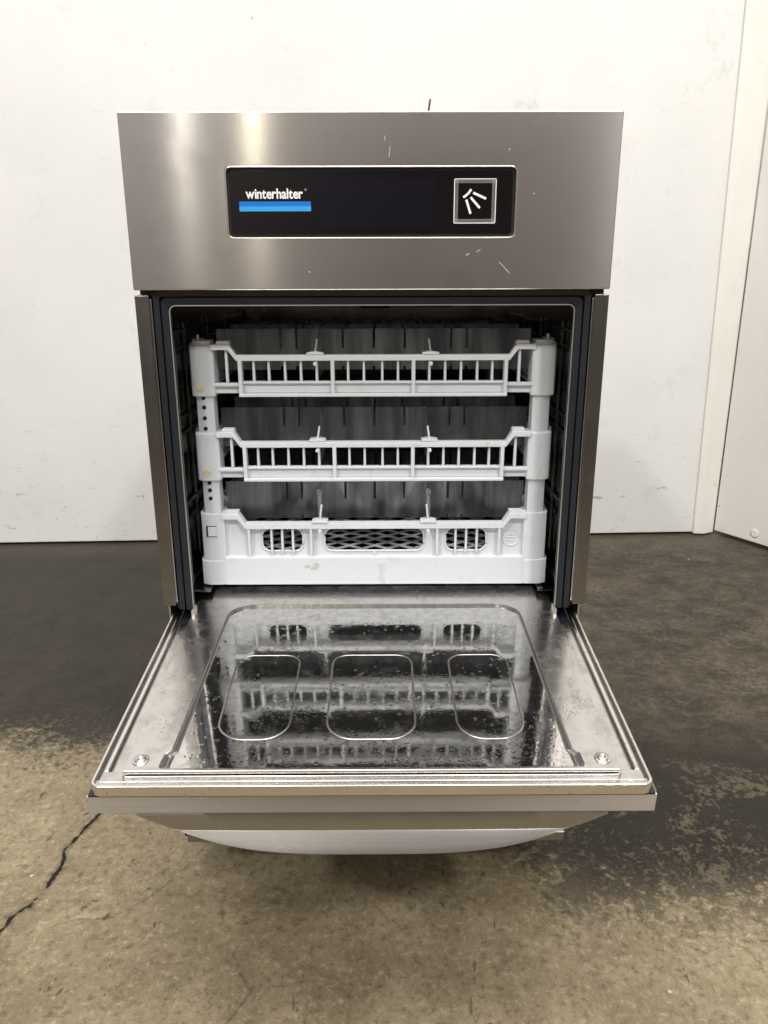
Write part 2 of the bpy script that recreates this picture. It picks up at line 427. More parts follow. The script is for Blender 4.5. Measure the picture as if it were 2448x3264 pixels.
# ================================================================== DISHWASHER
D = thing('dishwasher', 'stainless steel undercounter dishwasher with its door open, standing on the concrete floor', 'dishwasher')
# housing
g = MB()
for s in (-1, 1):
    x0, x1 = sorted((s * .2285, s * .2302)); g.box(x0, x1, .022, .60, .066, .855)
g.box(-.2285, .2285, .022, .60, .853, .8548); g.box(-.2285, .2285, .598, .5995, .066, .853)
g.box(-.2285, .2285, .030, .598, .066, .068)
g.build('housing', 'steel', D)
g = MB(); g.box(-.2285, .2285, .034, .036, .0705, .318); g.build('lower_panel', 'post', D, .0006)
for s in (-1, 1):
    x0, x1 = sorted((s * .2165, s * .2305))
    xi0, xi1 = sorted((s * .2150, s * .2180))
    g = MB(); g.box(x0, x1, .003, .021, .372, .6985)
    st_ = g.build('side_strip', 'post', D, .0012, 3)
    g = MB(); g.box(xi0, xi1, .0060, .020, .374, .6950); g.build('strip_edge', 'rim', st_, .0010, 3)  # brighter steel puts the lit highlight line on the inner fold
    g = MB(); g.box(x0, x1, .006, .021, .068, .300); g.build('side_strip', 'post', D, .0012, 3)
# base
g = MB(); g.box(-.2265, .2265, -.001, .030, .0640, .0765); g.box(-.2265, .2265, -.0022, -.001, .0745, .0775)
g.build('base_plate', 'basesteel', D, .0008)
for x in (-.2288, .2285):
    g = MB(); g.cyl((x - (.002 if x > 0 else .001), .004, .073), .0032, .003 , 'x', 12); g.build('screw', 'black', D)
for x in (-.19, .19):
    for y in (.16, .54):
        g = MB(); g.cyl((x, y, 0.001), .022, .008, n=28); g.cyl((x, y, .009), .009, .057, n=20); g.build('foot', 'black', D, .001)
# fascia
hole = rrect(-.1343, .1346, .7506, .8120, .0045)
g = MB(); g.holed([(-.23, .7030), (.23, .7030), (.23, .8588), (-.23, .8588)], [hole], XZ, 0.0, .0035)
fa = g.build('control_panel', 'fascia', D, .0016, 3)
g = MB()
for s in (-1, 1):
    x0, x1 = sorted((s * .2282, s * .2299)); g.box(x0, x1, .0036, .030, .7032, .8586)
g.box(-.228, .228, .0036, .030, .8570, .8586); g.box(-.228, .228, .0036, .016, .7032, .7046)
g.build('panel_flange', 'steel', fa, .0005)
# raised lip round the display window
g = MB(); o1 = rrect(-.1352, .1355, .7497, .8129, .0055); i1 = rrect(-.1338, .1341, .7511, .8115, .0040)
g.loops([[XZ(*q, -.00005) for q in o1], [XZ(*q, -.0009) for q in rrect(-.1347, .1350, .7502, .8124, .005)], [XZ(*q, -.0004) for q in rrect(-.1341, .1344, .7508, .8118, .0045)], [XZ(*q, .0028) for q in i1]], cap=False)
g.build('window_lip', 'rim', fa, smooth=True)
g = MB(); g.loops([[XZ(*q, h) for q in rrect(-.1341, .1344, .7508, .8118, .0044)] for h in (.0030, .0050)])
g.build('display_surround', 'black', fa)
g = MB(); g.loops([[XZ(*q, h) for q in rrect(-.1318, .1321, .7530, .8096, .0035)] for h in (.0020, .0030)])
disp = g.build('display_glass', 'glass', fa, .0004)
g = MB(); g.box(-.0495, .0580, .00185, .00195, .7595, .8030); g.build('screen', 'screen', fa)
YP = .00165
g = MB(); g.box(-.1236, -.0566, YP, .0019, .7784, .7826); g.build('logo_stripe', 'blue', fa)
g = MB(); g.box(-.1236, -.0566, YP, .0019, .7740, .77838); o = g.build('logo_stripe', 'lblue', fa); o['label'] = 'light blue lower logo stripe'
def glyph(ch, bold):
    cu = bpy.data.curves.new('g', 'FONT'); cu.body = ch; cu.size = 1; cu.offset = bold; cu.extrude = .02; cu.resolution_u = 4
    to = bpy.data.objects.new('g', cu); COL.objects.link(to); bpy.context.view_layer.update()
    me = bpy.data.meshes.new_from_object(to.evaluated_get(bpy.context.evaluated_depsgraph_get()))
    bpy.data.objects.remove(to); bpy.data.curves.remove(cu); return me
def text(body, name, x0, x1, zb, ztop, y, parent, mat, bold=.018, gap=.0):
    bm = bmesh.new(); cx = 0
    for ch in body:
        me = glyph(ch, bold); xs = [v.co.x for v in me.vertices]; a_, b_ = min(xs), max(xs)
        for v in me.vertices: v.co.x += cx - a_
        bm.from_mesh(me); cx += b_ - a_ + gap; bpy.data.meshes.remove(me)
    me = bpy.data.meshes.new(name); bm.to_mesh(me); bm.free()
    xs = [v.co.x for v in me.vertices]; ys = [v.co.y for v in me.vertices]
    ax, bx_, ay, by = min(xs), max(xs), min(ys), max(ys)
    for v in me.vertices:
        v.co = Vector((x0 + (v.co.x - ax) / (bx_ - ax) * (x1 - x0), y - v.co.z * .004, zb + (v.co.y - ay) / (by - ay) * (ztop - zb)))
    me.materials.append(M[mat])
    o = bpy.data.objects.new(name, me); COL.objects.link(o); o.parent = parent; return o
text('winterhalter', 'logo_lettering', -.1172, -.0638, .7849, .7940, .0018, fa, 'white', .026, .022)
g = MB(); rr = [(-.0612 + .0011 * math.cos(t * math.pi / 10), .7928 + .0011 * math.sin(t * math.pi / 10)) for t in range(20)]
ri = [(-.0612 + .0006 * math.cos(t * math.pi / 10), .7928 + .0006 * math.sin(t * math.pi / 10)) for t in range(20)]
g.holed(rr, [ri], XZ, YP, .0019); g.box(-.0615, -.0610, YP, .0019, .7923, .7933); g.build('registered_mark', 'greyp', fa)
# start button
bx0, bx1, bz0, bz1 = .0773, .1167, .7629, .8021
g = MB(); g.holed(rrect(bx0, bx1, bz0, bz1, .0012, 3), [rrect(bx0 + .0008, bx1 - .0008, bz0 + .0008, bz1 - .0008, .0006, 3)], XZ, YP, .0019)
g.build('button_frame', 'white', fa)
g = MB()
for k in range(46):
    for side in range(4):
        t = k / 45; w = .00032
        for q in range(3):
            e0 = .0012 + q * .0010; e1 = e0 + .0007
            L0, L1 = bx0 + .0014, bx1 - .0014; K0, K1 = bz0 + .0014, bz1 - .0014
            if side == 0: c = L0 + (L1 - L0) * t; g.box(c - w / 2, c + w / 2, .0017, .0019, bz0 + e0, bz0 + e1)
            if side == 1: c = L0 + (L1 - L0) * t; g.box(c - w / 2, c + w / 2, .0017, .0019, bz1 - e1, bz1 - e0)
            if side == 2: c = K0 + (K1 - K0) * t; g.box(bx0 + e0, bx0 + e1, .0017, .0019, c - w / 2, c + w / 2)
            if side == 3: c = K0 + (K1 - K0) * t; g.box(bx1 - e1, bx1 - e0, .0017, .0019, c - w / 2, c + w / 2)
g.build('button_hatching', simple('pale_grey_print', (.42, .44, .46), .5, var=.02), fa)
f8 = lambda cx, cy: (.0773 + (cx - 1293) * .0001672, .8018 - (cy - 102) * .000158)
g = MB()
for pa in ([(1362, 216), (1388, 294)], [(1386, 203), (1439, 262)], [(1400, 178), (1473, 211)], [(1345, 203), (1358, 195), (1372, 182), (1389, 159)]):
    g.band([f8(*q) for q in pa], .00105, YP, .0019)
g.build('spray_symbol', 'white', fa)

# seal and chamber
def ring(xh, zt, r, y, zb=.372, n=6):   # inverted U
    pts = [(-xh, y, zb)]
    for k in range(n + 1):
        t = math.radians(180 - 90 * k / n); pts.append((-xh + r + r * math.cos(t), y, zt - r + r * math.sin(t)))
    for k in range(n + 1):
        t = math.radians(90 - 90 * k / n); pts.append((xh - r + r * math.cos(t), y, zt - r + r * math.sin(t)))
    pts.append((xh, y, zb)); return pts
prof = [(.1995, .0130, 0), (.2015, .0095, 1), (.2050, .0085, 1), (.2065, .0120, 1), (.2085, .0125, 1), (.2095, .0090, 1), (.2125, .0080, 1), (.2135, .0125, 1), (.2165, .0135, 1)]
g = MB(); g.loops([ring(x, .6885 + (x - .1985) * .92, .005, y, .366) for x, y, _ in prof], close=False, cap=False)
sl = g.build('door_seal', 'rubber_edge', D)
sol = sl.modifiers.new('s', 'SOLIDIFY'); sol.thickness = .002; sol.offset = 1
g = MB(); g.box(-.2165, .2165, .0150, .021, .7045, .7075); g.box(-.2280, .2280, .0165, .0215, .6990, .7500); g.build('header_strip', 'rubber', D)
def ch(xh, zt, y, r=.006, zb=.346):
    R = ring(xh, zt, r, y, zb); return R
g = MB()
g.loops([ch(.1985, .6880, .0105), ch(.1985, .6880, .016), ch(.2125, .6985, .030), ch(.2125, .6985, .490)], close=True, cap=False)
bk = ch(.2125, .6985, .490); g.bm.faces.new([g.bm.verts.new(p) for p in bk])
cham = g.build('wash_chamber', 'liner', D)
g = MB(); g.loops([ring(.19955, .68905, .0065, .0125, .366), ring(.19955, .68905, .0065, .0088, .366), ring(.1985, .6880, .0055, .0088, .366), ring(.1985, .6880, .0055, .0125, .366)], close=False, cap=False)
g.build('chamber_edge', 'liner_edge', cham)
for s in (-1, 1):   # little turned-out foot of the chamber edge
    g = MB(); g.prism([(s * .1993, .368), (s * .1985, .345), (s * .1945, .352), (s * .1965, .370)], XZ, -.002, .012); g.build('hinge_tab', 'liner_edge', D, .0006)
    x0, x1 = sorted((s * .1860, s * .2120))
    g = MB(); xr, xq = sorted((s * .2085, s * .2115))
    for zr in (.452, .470, .548, .566, .640, .658): g.box(xr, xq, .045, .478, zr, zr + .004)
    for yr in (.10, .22, .34, .46): g.box(xr, xq, yr, yr + .005, .40, .668)
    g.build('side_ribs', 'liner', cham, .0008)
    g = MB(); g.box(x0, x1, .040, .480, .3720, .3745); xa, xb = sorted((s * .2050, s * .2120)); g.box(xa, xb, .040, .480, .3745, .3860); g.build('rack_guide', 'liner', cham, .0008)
# spray arms
for z, nm in ((.360, 'lower'), (.686, 'upper')):
    g = MB()
    for ang in (35, 125):
        R = Matrix.Rotation(math.radians(ang), 4, 'Z')
        pts = rrect(-.15, .15, -.011, .011, .010, 5)
        g.loops([[tuple(Vector((0, .27, z)) + (R @ Vector((a_, b_, 0))) + Vector((0, 0, h))) for a_, b_ in pts] for h in (-.005, .004)])
    g.cyl((0, .27, z - .010), .02, .018, n=24)
    wa = g.build('spray_arm', 'black', cham, .0012)
    pass
for x in (-.045, .0, .075, .10):
    pass

# ================================================================== DOOR
ANG = math.atan(.100)
DM = Matrix.Translation((0, -.2518, .3293)) @ Matrix.Rotation(ANG, 4, 'X')
INV = DM.inverted()
XY = lambda a, b, h: (a, b, h)
g = MB()
g.loops([[XY(*q, h) for q in rrect(-.2245, .2245, .0, .318, (.001, .001, .009, .009))] for h in (-.0098, -.0042)])
door = g.build('door', 'rim', D); door.matrix_basis = DM
# outer ridge, U shaped
g = MB()
def ridge(xo, xi, u0, u1, z0, z1, r=.008):
    n = 8
    def pth(x, uu, rr):
        P = [(-x, u1)]
        for k in range(n + 1):
            t = math.radians(180 + 90 * k / n); P.append((-x + rr + rr * math.cos(t), uu + rr + rr * math.sin(t)))
        for k in range(n + 1):
            t = math.radians(270 + 90 * k / n); P.append((x - rr + rr * math.cos(t), uu + rr + rr * math.sin(t)))
        P.append((x, u1)); return P
    o_ = pth(xo, u0, r); i_ = pth(xi, u0 + (xo - xi), max(.001, r - (xo - xi)))
    g.loops([[(a_, b_, z0) for a_, b_ in o_], [(a_, b_, z1) for a_, b_ in o_], [(a_, b_, z1) for a_, b_ in i_], [(a_, b_, z0) for a_, b_ in i_]], close=False, cap=False)
ridge(.2249, .2217, -.0004, .302, -.0090, .0002)
g.build('rim', 'rim', door, .0010, 3)
for s in (-1, 1):
    g = MB(); x0, x1 = sorted((s * .2142, s * .2188)); g.box(x0, x1, .0176, .300, -.0043, -.0002)
    g.build('rib', 'rim', door, .0012, 3)
    g = MB(); x0, x1 = sorted((s * .2188, s * .2218)); g.box(x0, x1, .0085, .300, -.0043, -.0034)
    x0, x1 = sorted((s * .2112, s * .2142)); g.box(x0, x1, .0176, .300, -.0043, -.0034)
    gs_ = g.build('groove', 'basesteel', door, .0004)
    g = MB(); x0, x1 = sorted((s * .1980, s * .2112)); g.box(x0, x1, .0172, .250, -.0043, -.0008)
    g.build('inner_frame', 'plate', door, .0007)
    g = MB(); x0, x1 = sorted((s * .1990, s * .2112)); g.box(x0, x1, .2505, .296, -.0043, -.0032)
    g.build('end_seal', 'rubber', door, .0005)
g = MB(); g.loops([[XY(*q, h) for q in rrect(-.2190, .2190, .0060, .0180, .001, 2)] for h in (-.0043, -.0006)])
g.loops([[XY(*q, h) for q in rrect(-.2216, .2216, .0024, .0090, (.001, .001, .005, .005), 5)] for h in (-.0043, -.0010)])
g.build('front_ledge', 'plate', door, .0008, 3)
# inner plate, raised above the frame, with its pressed recess
PT, PF = .0080, .0053
g = MB()
def rec(e):   # recess outline (rounded at the back, squarer at the front), inset e
    P = []; n = 16
    fx, bx_ = .1672 - e * 2.2, .1602 - e; f0, b0 = .0118 + e * .6, .2755 + e * .15
    for k in range(n + 1):
        t = math.radians(90 * k / n); rr_ = .030 - e
        P.append((bx_ - rr_ + rr_ * math.cos(t), b0 - rr_ * .8 + rr_ * .8 * math.sin(t)))
    for k in range(n + 1):
        t = math.radians(90 + 90 * k / n); rr_ = .030 - e
        P.append((-bx_ + rr_ + rr_ * math.cos(t), b0 - rr_ * .8 + rr_ * .8 * math.sin(t)))
    P += [(-(bx_ + (fx - bx_) * .80), .034), (-fx - (.0035 - e), .029), (-fx - (.0045 - e), f0 + .004), (-fx - (.003 - e), f0)]
    P += [(fx + (.003 - e), f0), (fx + (.0045 - e), f0 + .004), (fx + (.0035 - e), .029), (bx_ + (fx - bx_) * .80, .034)]
    return P
rec_top = rec(0)
g.holed(rrect(-.1992, .1992, .0085, .318, (.004, .004, .003, .003), 4), [rec_top], XY, PT, PF - .0005)
pl = g.build('inner_plate', 'plate', door, .0003, 1)
g = MB(); g.box(-.1990, .1990, .0080, .0105, PT - .003, PT + .0003); g.build('plate_edge', 'rim', pl, .0010, 3)
g = MB(); g.loops([[XY(*q, PT + .0001) for q in rec_top], [XY(*q, PT - .0003) for q in rec(.0003)], [XY(*q, PF + .0002) for q in rec(.0010)], [XY(*q, PF + .0012) for q in rec(.0015)], [XY(*q, PF + .0010) for q in rec(.0020)], [XY(*q, PF) for q in rec(.0025)]], cap=False)
g.bm.verts.ensure_lookup_table()
g.bm.faces.new(list(g.bm.verts)[-len(rec_top):])
ds = g.build('pressed_recess', 'wet', pl); ds.data.materials.append(M['wallsteel'])
for f in ds.data.polygons:
    if len(f.vertices) == 4: f.material_index = 1
g = MB(); g.loops([[XY(*q, h) for q in rrect(-.2008, .2008, .0070, .316, (.004, .004, .004, .004), 4)] for h in (-.0012, .0036)])
g.build('plate_flange', 'rim', pl, .0012, 3)
# pressed outlines
for x0, x1 in ((-.1343, -.0725), (-.0400, .0375), (.0738, .1320)):
    g = MB(); g.tube([(a_, b_, PF - .00128) for a_, b_ in rrect(x0, x1, .050, .178, (.016, .016, .024, .024), 10)], .0016, 16, True)
    g.build('pressed_bead', 'wallsteel', pl, smooth=True)
for x in (-.1882, .1878):
    g = MB()
    g.loops([[(x + r * math.cos(t * math.pi / 12), .0212 + r * math.sin(t * math.pi / 12), PT + h) for t in range(24)] for r, h in ((.0068, .0), (.0066, .0007), (.0056, .0005), (.0049, .0006), (.0046, .0015), (.0028, .0024), (.0020, .0023), (.0018, .0012))])
    sc = g.build('screw', 'rim', pl, smooth=True)
# skin (outer panel) and folded edge
g = MB(); g.box(-.2288, .2288, .0014, .250, -.0288, -.0112)
sk = g.build('outer_skin', 'strip', door, .0006)
g = MB(); g.box(-.2270, .2270, .0012, .251, -.0114, -.0098); g.build('skin_gap', 'rubber', door)  # black strip standing in for the shade in the gap above the skin
g = MB(); g.box(-.2288, .2288, .0040, .250, -.0111, -.0101); g.build('skin_return', 'post', door)
# handle : bowed lip under the folded edge
N = 64; XH = .191
def hp(i):
    x = -XH + 2 * XH * i / N; return x, 1 - abs(x / XH) ** 3.3
rings = []
for i in range(N + 1):
    x, a_ = hp(i)
    zt = .2995; zb = zt - .0004 - .0308 * a_
    z1 = max(.2850, zb + .0002); w = min(1, max(0, (z1 - zb) / .0165))
    f = -.2480 - .0010 * w
    rings.append([(x, -.2470, .3020), (x, -.2480, zt), (x, f, z1), (x, f - .0012 * w, z1 - (z1 - zb) * .08), (x, f - .0046 * w, z1 - (z1 - zb) * .50),
                  (x, f - .0058 * w, z1 - (z1 - zb) * .60), (x, f - .0088 * w, zb + .0004), (x, f + .004, zb), (x, -.20, min(.3020, zb + .012)), (x, -.16, .3020)])
g = MB(); g.loops(rings)
hd = g.build('handle', 'handle', door, mat4=INV, smooth=True)
wn = hd.modifiers.new('e', 'EDGE_SPLIT'); wn.split_angle = math.radians(20)
# side hinge arms
for s in (-1, 1):
    g = MB(); x0, x1 = sorted((s * .2085, s * .2110)); g.prism([(.02, .315), (.075, .352), (.06, .30), (.03, .29)], lambda a_, b_, h: (h, a_, b_), x0, x1); g.build('hinge_arm', 'post', D, .0005)

# ================================================================== RACK
R = thing('glass_rack', 'pale grey three-tier plastic glass rack sitting inside the open dishwasher', 'dish rack', loc=(0, .25, .3762))
RO = Matrix.Translation((0, -.25, -.3762))
YF, YB = .054, .448          # front/back of the rack
YC = (YF + YB) / 2
def frame(g, z0, rot):
    """one side of a tier; drawn as the front side then turned about the rack centre"""
    h = MB()
    # z0 = bottom of tier (0.5925 for the top tier)
    Z = lambda z: z0 + (z - .5925)
    h.band([(-.172, Z(.6445)), (-.1522, Z(.6445)), (-.1448, Z(.6333)), (.1448, Z(.6333)), (.1522, Z(.6445)), (.172, Z(.6445))], .0030, YF - .002, YF + .009)
    for s in (-1, 1):
        a_, b_ = sorted((s * .1655, s * .1505)); h.prism([(a_, Z(.6470)), (b_, Z(.6470)), (b_ - .001, Z(.6510)), (a_ + .001, Z(.6510))], XZ, YF - .001, YF + .010)
        for xb, w in ((.0098, .0014), (.0266, .0014), (.0600, .0014), (.0768, .0014), (.0937, .0014), (.1110, .0014), (.1270, .0014)):
            h.prism([(s * xb - w, Z(.6075)), (s * xb + w, Z(.6075)), (s * xb + w * .8, Z(.6310)), (s * xb - w * .8, Z(.6310))], XZ, YF + .001, YF + .007)
        h.box(s * .0430 - .0020, s * .0430 + .0020, YF - .0020, YF + .007, Z(.5935), Z(.6312))
        h.box(s * .1412 - .0020, s * .1412 + .0020, YF - .0025, YF + .008, Z(.5925), Z(.6345))
        h.box(s * .1557 - .0015, s * .1557 + .0015, YF + .002, YF + .007, Z(.6070), Z(.6430))
        a_, b_ = sorted((s * .1425, s * .172)); h.box(a_, b_, YF, YF + .008, Z(.6032), Z(.6068)); h.box(a_, b_, YF + .004, YF + .007, Z(.5955), Z(.6034))
    h.box(-.1400, .1400, YF + .0030, YF + .0060, Z(.5960), Z(.6078)); h.box(-.1400, .1400, YF, YF + .008, Z(.6060), Z(.6085))
    h.box(-.1432, .1432, YF - .0035, YF + .008, Z(.5925), Z(.5958))
    h.bm.transform(Matrix.Translation((0, YC, 0)) @ Matrix.Rotation(math.radians(rot), 4, 'Z') @ Matrix.Translation((0, -YC, 0)))
    tmp = bpy.data.meshes.new('t'); h.bm.to_mesh(tmp); g.bm.from_mesh(tmp); bpy.data.meshes.remove(tmp); h.bm.free()

def sleeve_pts(sx, sy, x0=.1690, x1=.1965, dpt=.030):
    # footprint of a corner sleeve with chamfered outer corner, mirrored by sx, sy (sy=-1 front)
    yb = YF - .001 if sy < 0 else YB + .001
    q = lambda x, y: (sx * x, yb + (y if sy < 0 else -y))
    return [q(x0, .002), q(x0 + .006, 0), q(x1 - .010, 0), q(x1 - .002, .004), q(x1, .012), q(x1, dpt), q(x0 + .003, dpt), q(x0, dpt - .004)]
def divider(g, z0):   # transverse boards with slots, z0 = board bottom
    for y in (.168, .258, .345):
        xs = [-.111, -.0925, -.037, 0, .037, .0925, .111]; w = .0015; sl_ = .023; top = z0 + .048
        pts = [(-.188, z0), (.188, z0), (.188, top - .003), (.185, top)]
        for x in reversed(xs): pts += [(x + w, top), (x + w, top - sl_), (x - w, top - sl_), (x - w, top)]
        pts += [(-.185, top), (-.188, top - .003)]
        # strips between slots (concave outline split into boxes)
        edges = [-.188] + xs + [.188]
        g.box(-.188, .188, y, y + .0022, z0 + .004, top - sl_)
        for a_, b_ in zip(edges, edges[1:]):
            x0 = a_ + (w if a_ != -.188 else 0); x1 = b_ - (w if b_ != .188 else 0)
            g.box(x0, x1, y, y + .0022, top - sl_, top)
        for a_, b_ in zip(edges, edges[1:]):
            x0 = a_ + (w if a_ != -.188 else 0); x1 = b_ - (w if b_ != .188 else 0)
            g.box(x0, x1, y, y + .0022, z0, z0 + .004)
def clipset(z, parent, tall):
    for s in (-1, 1):
        x = s * .0612
        g = MB(); g.prism([(x - .0090, z), (x + .0090, z), (x + .0090, z + .0018), (x + .003, z + .0030), (x - .003, z + .0030), (x - .0090, z + .0018)], XZ, YF - .002, YF + .012)
        g.cyl((x, YF - .0035, z - .0095), .0022, .003, 'y', 12)
        g.band([(x, z + .002), (x + s * -.0022, z + (.020 if tall else .016))], .0010, YF + .003, YF + .006)
        if tall:
            h_ = MB(); h_.box(x - .0022, x + .0022, YF + .008, YF + .012, z + .003, z + .034); h_.box(x - .0028, x + .0028, YF + .007, YF + .013, z + .030, z + .037); h_.build('clear_upright', 'clear', parent, .0006, mat4=RO)
        cl = g.build('divider_clip', 'plastic', parent, .0004, mat4=RO)
        g = MB()   # thin clear divider running back from the clip
        t = .0008
        zt = z + (.036 if tall else .022)
        prof_ = [(YF + .010, z - .03), (YF + .010, z + (.034 if tall else .004)), (YF + .014, z + (.036 if tall else .008)), (YF + .08, zt), (.44, zt), (.44, z - .03)]
        if tall: prof_[0] = (YF + .010, z + .001)
        g.prism(prof_, lambda a_, b_, h: (h, a_, b_), x - t, x + t)
        g.build('clear_divider', 'clear', cl, mat4=RO)
for z0, lab in ((.5925, 'upper tier with rails between the posts'), (.4990, 'middle tier with rails between the posts')):
    g = MB()
    for rot in (0, 90, 180, 270): frame(g, z0, rot)
    tier = g.build('rack_tier', 'plastic', R, .0007, mat4=RO); tier['label'] = lab
    for sx in (-1, 1):
        for sy in (-1, 1):
            g = MB(); fp = sleeve_pts(sx, sy); g.loops([[(a_, b_, z) for a_, b_ in fp] for z in (z0 - .0003, z0 + .0540)])
            so = g.build('corner_sleeve', 'plastic', tier, .0022, 3, mat4=RO)
            if sx < 0 and sy < 0:
                g = MB(); g.cyl((-.1835, YF - .0016, z0 + .0095), .0045, .0020, 'y', 24); g.build('lock_button', 'cream', tier, .0005, mat4=RO)
    g = MB(); divider(g, z0 + .0155); g.build('divider_board', 'board', tier, mat4=RO)
    clipset(z0 + .0442, tier, False)
# corner posts
for sx in (-1, 1):
    for sy in (-1, 1):
        fp = sleeve_pts(sx, sy, .1722, .1930, .024); fp = [(a_, b_ + (.003 if sy < 0 else -.003)) for a_, b_ in fp]
        g = MB(); g.loops([[(a_, b_, z) for a_, b_ in fp] for z in (.40, .6510)])
        g.cyl((sx * .186, fp[0][1] - sy * .006, .651), .0016, .006, n=10)
        po = g.build('post', 'plastic', R, .0015, 3, mat4=RO)
        if sx < 0 and sy < 0:
            for z in (.4785, .4880, .4965, .5575, .5690, .5806, .5910):
                g = MB(); g.cyl((-.1825, YF + .0018, z), .0023, .0006, 'y', 16); g.build('peg_hole', 'hole', po, mat4=RO)
# base basket
g = MB()
def bside(front, rot):
    h = MB()
    holes = [rrect(-.128, -.0812, .4145, .4420, .0095, 6), rrect(-.0568, .0568, .4145, .4420, .0095, 6), rrect(.0812, .128, .4145, .4420, .0095, 6)]
    h.holed([(-.171, .4075), (.171, .4075), (.171, .4620), (.1525, .4620), (.1445, .4480), (-.1445, .4480), (-.1525, .4620), (-.171, .4620)], holes, XZ, YF + .0065, YF + .0085)
    h.band([(-.172, .4575), (-.1528, .4575), (-.1450, .4462), (.1450, .4462), (.1528, .4575), (.172, .4575)], .0031, YF - .001, YF + .010)
    for s in (-1, 1):
        a_, b_ = sorted((s * .1668, s * .1520)); h.box(a_, b_, YF, YF + .010, .4600, .4638)
        h.box(s * .0715 - .0013, s * .0715 + .0013, YF - .0005, YF + .0068, .4080, .4440)
        h.box(s * .1418 - .0013, s * .1418 + .0013, YF - .0005, YF + .0068, .4080, .4455)
        for xb in (.0925, .1046, .1167): h.box(s * xb - .0012, s * xb + .0012, YF + .002, YF + .0075, .4135, .4430)
    h.box(-.0012, .0012, YF + .002, YF + .0068, .4080, .4140)
    for hl in holes: h.tube([(a_, YF + .0062, b_) for a_, b_ in hl], .0013, 6, True)
    # skirt with slightly proud foot band
    h.box(-.1700, .1700, YF - .0028, YF + .008, .3770, .4090); h.box(-.1700, .1700, YF - .0032, YF - .0028, .3768, .3795)
    h.bm.transform(Matrix.Translation((0, YC, 0)) @ Matrix.Rotation(math.radians(rot), 4, 'Z') @ Matrix.Translation((0, -YC, 0)))
    tmp = bpy.data.meshes.new('t'); h.bm.to_mesh(tmp); g.bm.from_mesh(tmp); bpy.data.meshes.remove(tmp); h.bm.free()
for rot in (0, 90, 180, 270): bside(True, rot)
for sx in (-1, 1):
    for sy in (-1, 1):
        fp = sleeve_pts(sx, sy, .1690, .1968); g.loops([[(a_, b_, z) for a_, b_ in fp] for z in (.4045, .4605)])
        fp = sleeve_pts(sx, sy, .1680, .1988, .032); fp = [(a_, b_ + sy * .0022) for a_, b_ in fp]; g.loops([[(a_, b_, z) for a_, b_ in fp] for z in (.3768, .4055)])
base = g.build('rack_basket', 'plastic', R, .0008, mat4=RO)
g = MB(); g.box(-.1890, -.1775, YF - .0016, YF - .0008, .4345, .4470); g.build('latch_recess', 'hole', base, mat4=RO)
g = MB(); g.box(-.1872, -.1775, YF - .0024, YF - .0010, .4352, .4462); g.build('latch', 'plastic', base, .0004, mat4=RO)
g = MB(); g.tube([(.1560 + .0098 * math.cos(t * math.pi / 16), YF + .0063, .4300 + .0098 * math.sin(t * math.pi / 16)) for t in range(32)], .0007, 6, True)
for k in range(3): g.box(.1560 - .006 + abs(k - 1) * .002, .1560 + .006 - abs(k - 1) * .002, YF + .0057, YF + .0066, .4262 + k * .0035, .4272 + k * .0035)
g.build('moulded_emblem', 'plastic', base, mat4=RO)
# lattice floor
g = MB(); h0, h1 = .3876, .3895; p_ = .0250
for k in range(-16, 17):
    for s in (-1, 1):
        pts = []
        c = k * p_
        # line y-YC = s*0.62*(x) + c clipped to the square
        L = .186; sl2 = .78; xs = []
        for X in (-L, L):
            Yv = s * sl2 * X + c
            if abs(Yv) <= L: xs.append(X)
        for Yv in (-L, L):
            X = (Yv - c) / (s * sl2)
            if abs(X) < L: xs.append(X)
        if len(xs) < 2: continue
        xa, xb = min(xs), max(xs)
        if xb - xa < .01: continue
        dd_ = Vector((1, s * sl2)).normalized(); nn_ = Vector((-dd_.y, dd_.x)) * .0014
        A = Vector((xa, s * sl2 * xa + c + YC)); B = Vector((xb, s * sl2 * xb + c + YC))
        hz = .0002 * (1 if s > 0 else 0)
        g.loops([[(A.x + nn_.x, A.y + nn_.y, h), (B.x + nn_.x, B.y + nn_.y, h), (B.x - nn_.x, B.y - nn_.y, h), (A.x - nn_.x, A.y - nn_.y, h)] for h in (h0 + hz, h1 + hz)])
g.build('lattice_floor', 'plastic', base, mat4=RO)
g = MB(); divider(g, .4205); g.build('divider_board', 'board', base, mat4=RO)
clipset(.4500, base, True)

# ================================================================== LIGHT
def area(name, loc, to, sx, sy, power, col=(1, .96, .90), spread=180):
    l = bpy.data.lights.new(name, 'AREA'); l.shape = 'RECTANGLE'; l.size = sx; l.size_y = sy; l.energy = power; l.color = col; l.spread = math.radians(spread)
    o = bpy.data.objects.new(name, l); COL.objects.link(o); o.location = loc
    dvec = Vector(to) - Vector(loc); o.rotation_euler = dvec.to_track_quat('-Z', 'Y').to_euler(); return o
area('ceiling_or_streak_light', (1.75, -3.2, 3.9), (0, 0, .4), .3, .25, 70, (1, .975, .95))
area('ceiling_or_streak_light', (-2.2, -3.2, 3.9), (0, 0, .4), .3, .25, 70, (1, .975, .95))
area('ceiling_or_streak_light', (0, -1.0, 4.0), (0, .1, 0), 3.2, 1.5, 125, (1, .985, .96))
area('ceiling_or_streak_light', (-3.6, -14, 6.8), (-1.5, 0, 2.5), .085, 7.0, 28, (1, .96, .86))  # tall strip added far behind the camera, shaped to streak the fascia
area('ceiling_or_streak_light', (-2.34, -14, 6.8), (-1.5, 0, 2.5), .085, 7.0, 38, (1, .94, .74))  # second added strip, shaped for the warmer fascia streak

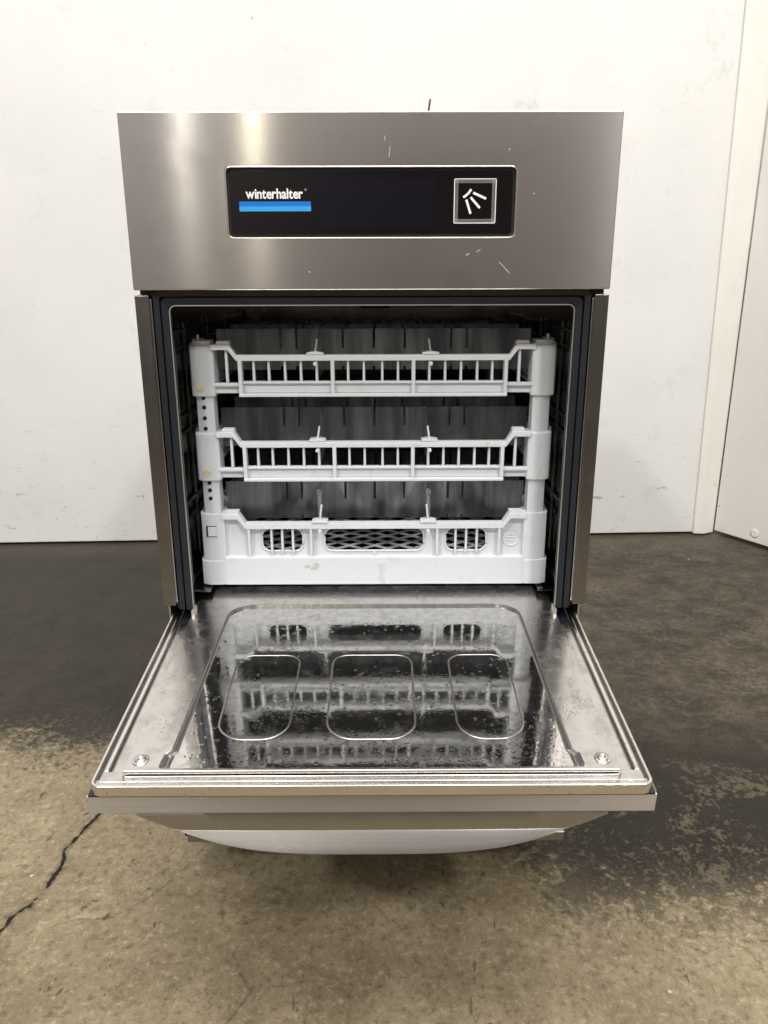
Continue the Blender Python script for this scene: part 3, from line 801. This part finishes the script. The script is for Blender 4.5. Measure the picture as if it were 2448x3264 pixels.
w = bpy.data.worlds.new('World'); S.world = w; w.use_nodes = True
nt = w.node_tree; bg = nt.nodes['Background']
tc = nt.nodes.new('ShaderNodeTexCoord'); sx = nt.nodes.new('ShaderNodeSeparateXYZ'); nt.links.new(tc.outputs['Generated'], sx.inputs[0])
cr = nt.nodes.new('ShaderNodeValToRGB'); mr = nt.nodes.new('ShaderNodeMapRange'); nt.links.new(sx.outputs[2], mr.inputs[0]); mr.inputs[1].default_value = -.4; mr.inputs[2].default_value = 1
nt.links.new(mr.outputs[0], cr.inputs[0])
e = cr.color_ramp.elements; e[0].position = 0; e[0].color = (.03, .026, .02, 1); e[1].position = 1; e[1].color = (.50, .485, .46, 1)
q = e.new(.28); q.color = (.15, .135, .122, 1); q = e.new(.42); q.color = (.46, .43, .405, 1)
# dark reddish patch painted into the world colour for the photographer's reflection
n2 = nt.nodes.new('ShaderNodeVectorMath'); n2.operation = 'DISTANCE'; nt.links.new(tc.outputs['Generated'], n2.inputs[0]); n2.inputs[1].default_value = (.10, -.99, .02)
m2 = nt.nodes.new('ShaderNodeMapRange'); m2.interpolation_type = 'SMOOTHSTEP'; nt.links.new(n2.outputs['Value'], m2.inputs[0]); m2.inputs[1].default_value = .08; m2.inputs[2].default_value = .34; m2.inputs[3].default_value = 1; m2.inputs[4].default_value = 0
mx = nt.nodes.new('ShaderNodeMix'); mx.data_type = 'RGBA'; nt.links.new(m2.outputs[0], mx.inputs[0]); nt.links.new(cr.outputs[0], mx.inputs[6]); mx.inputs[7].default_value = (.12, .088, .08, 1)
nt.links.new(mx.outputs[2], bg.inputs[0]); bg.inputs[1].default_value = 1.0

# ================================================================== CAMERA
cd = bpy.data.cameras.new('Camera'); cam = bpy.data.objects.new('Camera', cd); COL.objects.link(cam); S.camera = cam
cd.sensor_fit = 'VERTICAL'; cd.sensor_height = 32.64; cd.lens = 24.50; cd.clip_end = 60; cd.clip_start = .01
pitch, yaw, roll = .29696, -.0033, .00285
f = Vector((math.sin(-yaw) * math.cos(pitch), math.cos(-yaw) * math.cos(pitch), -math.sin(pitch)))
r = Vector((math.cos(-yaw), -math.sin(-yaw), 0)); u = r.cross(f)
r2 = r * math.cos(roll) - u * math.sin(roll); u2 = u * math.cos(roll) + r * math.sin(roll)
m = Matrix(((r2.x, u2.x, -f.x), (r2.y, u2.y, -f.y), (r2.z, u2.z, -f.z))).to_4x4()
cam.matrix_world = Matrix.Translation((.0085, -.771, .715)) @ m
S.render.resolution_x = 768; S.render.resolution_y = 1024
S.view_settings.view_transform = 'Standard'; S.view_settings.look = 'None'; S.view_settings.gamma = 1; S.view_settings.exposure = .28
S.view_settings.use_curve_mapping = False
S.render.engine = 'CYCLES'
S.cycles.max_bounces = 10; S.cycles.glossy_bounces = 6; S.cycles.sample_clamp_indirect = 6
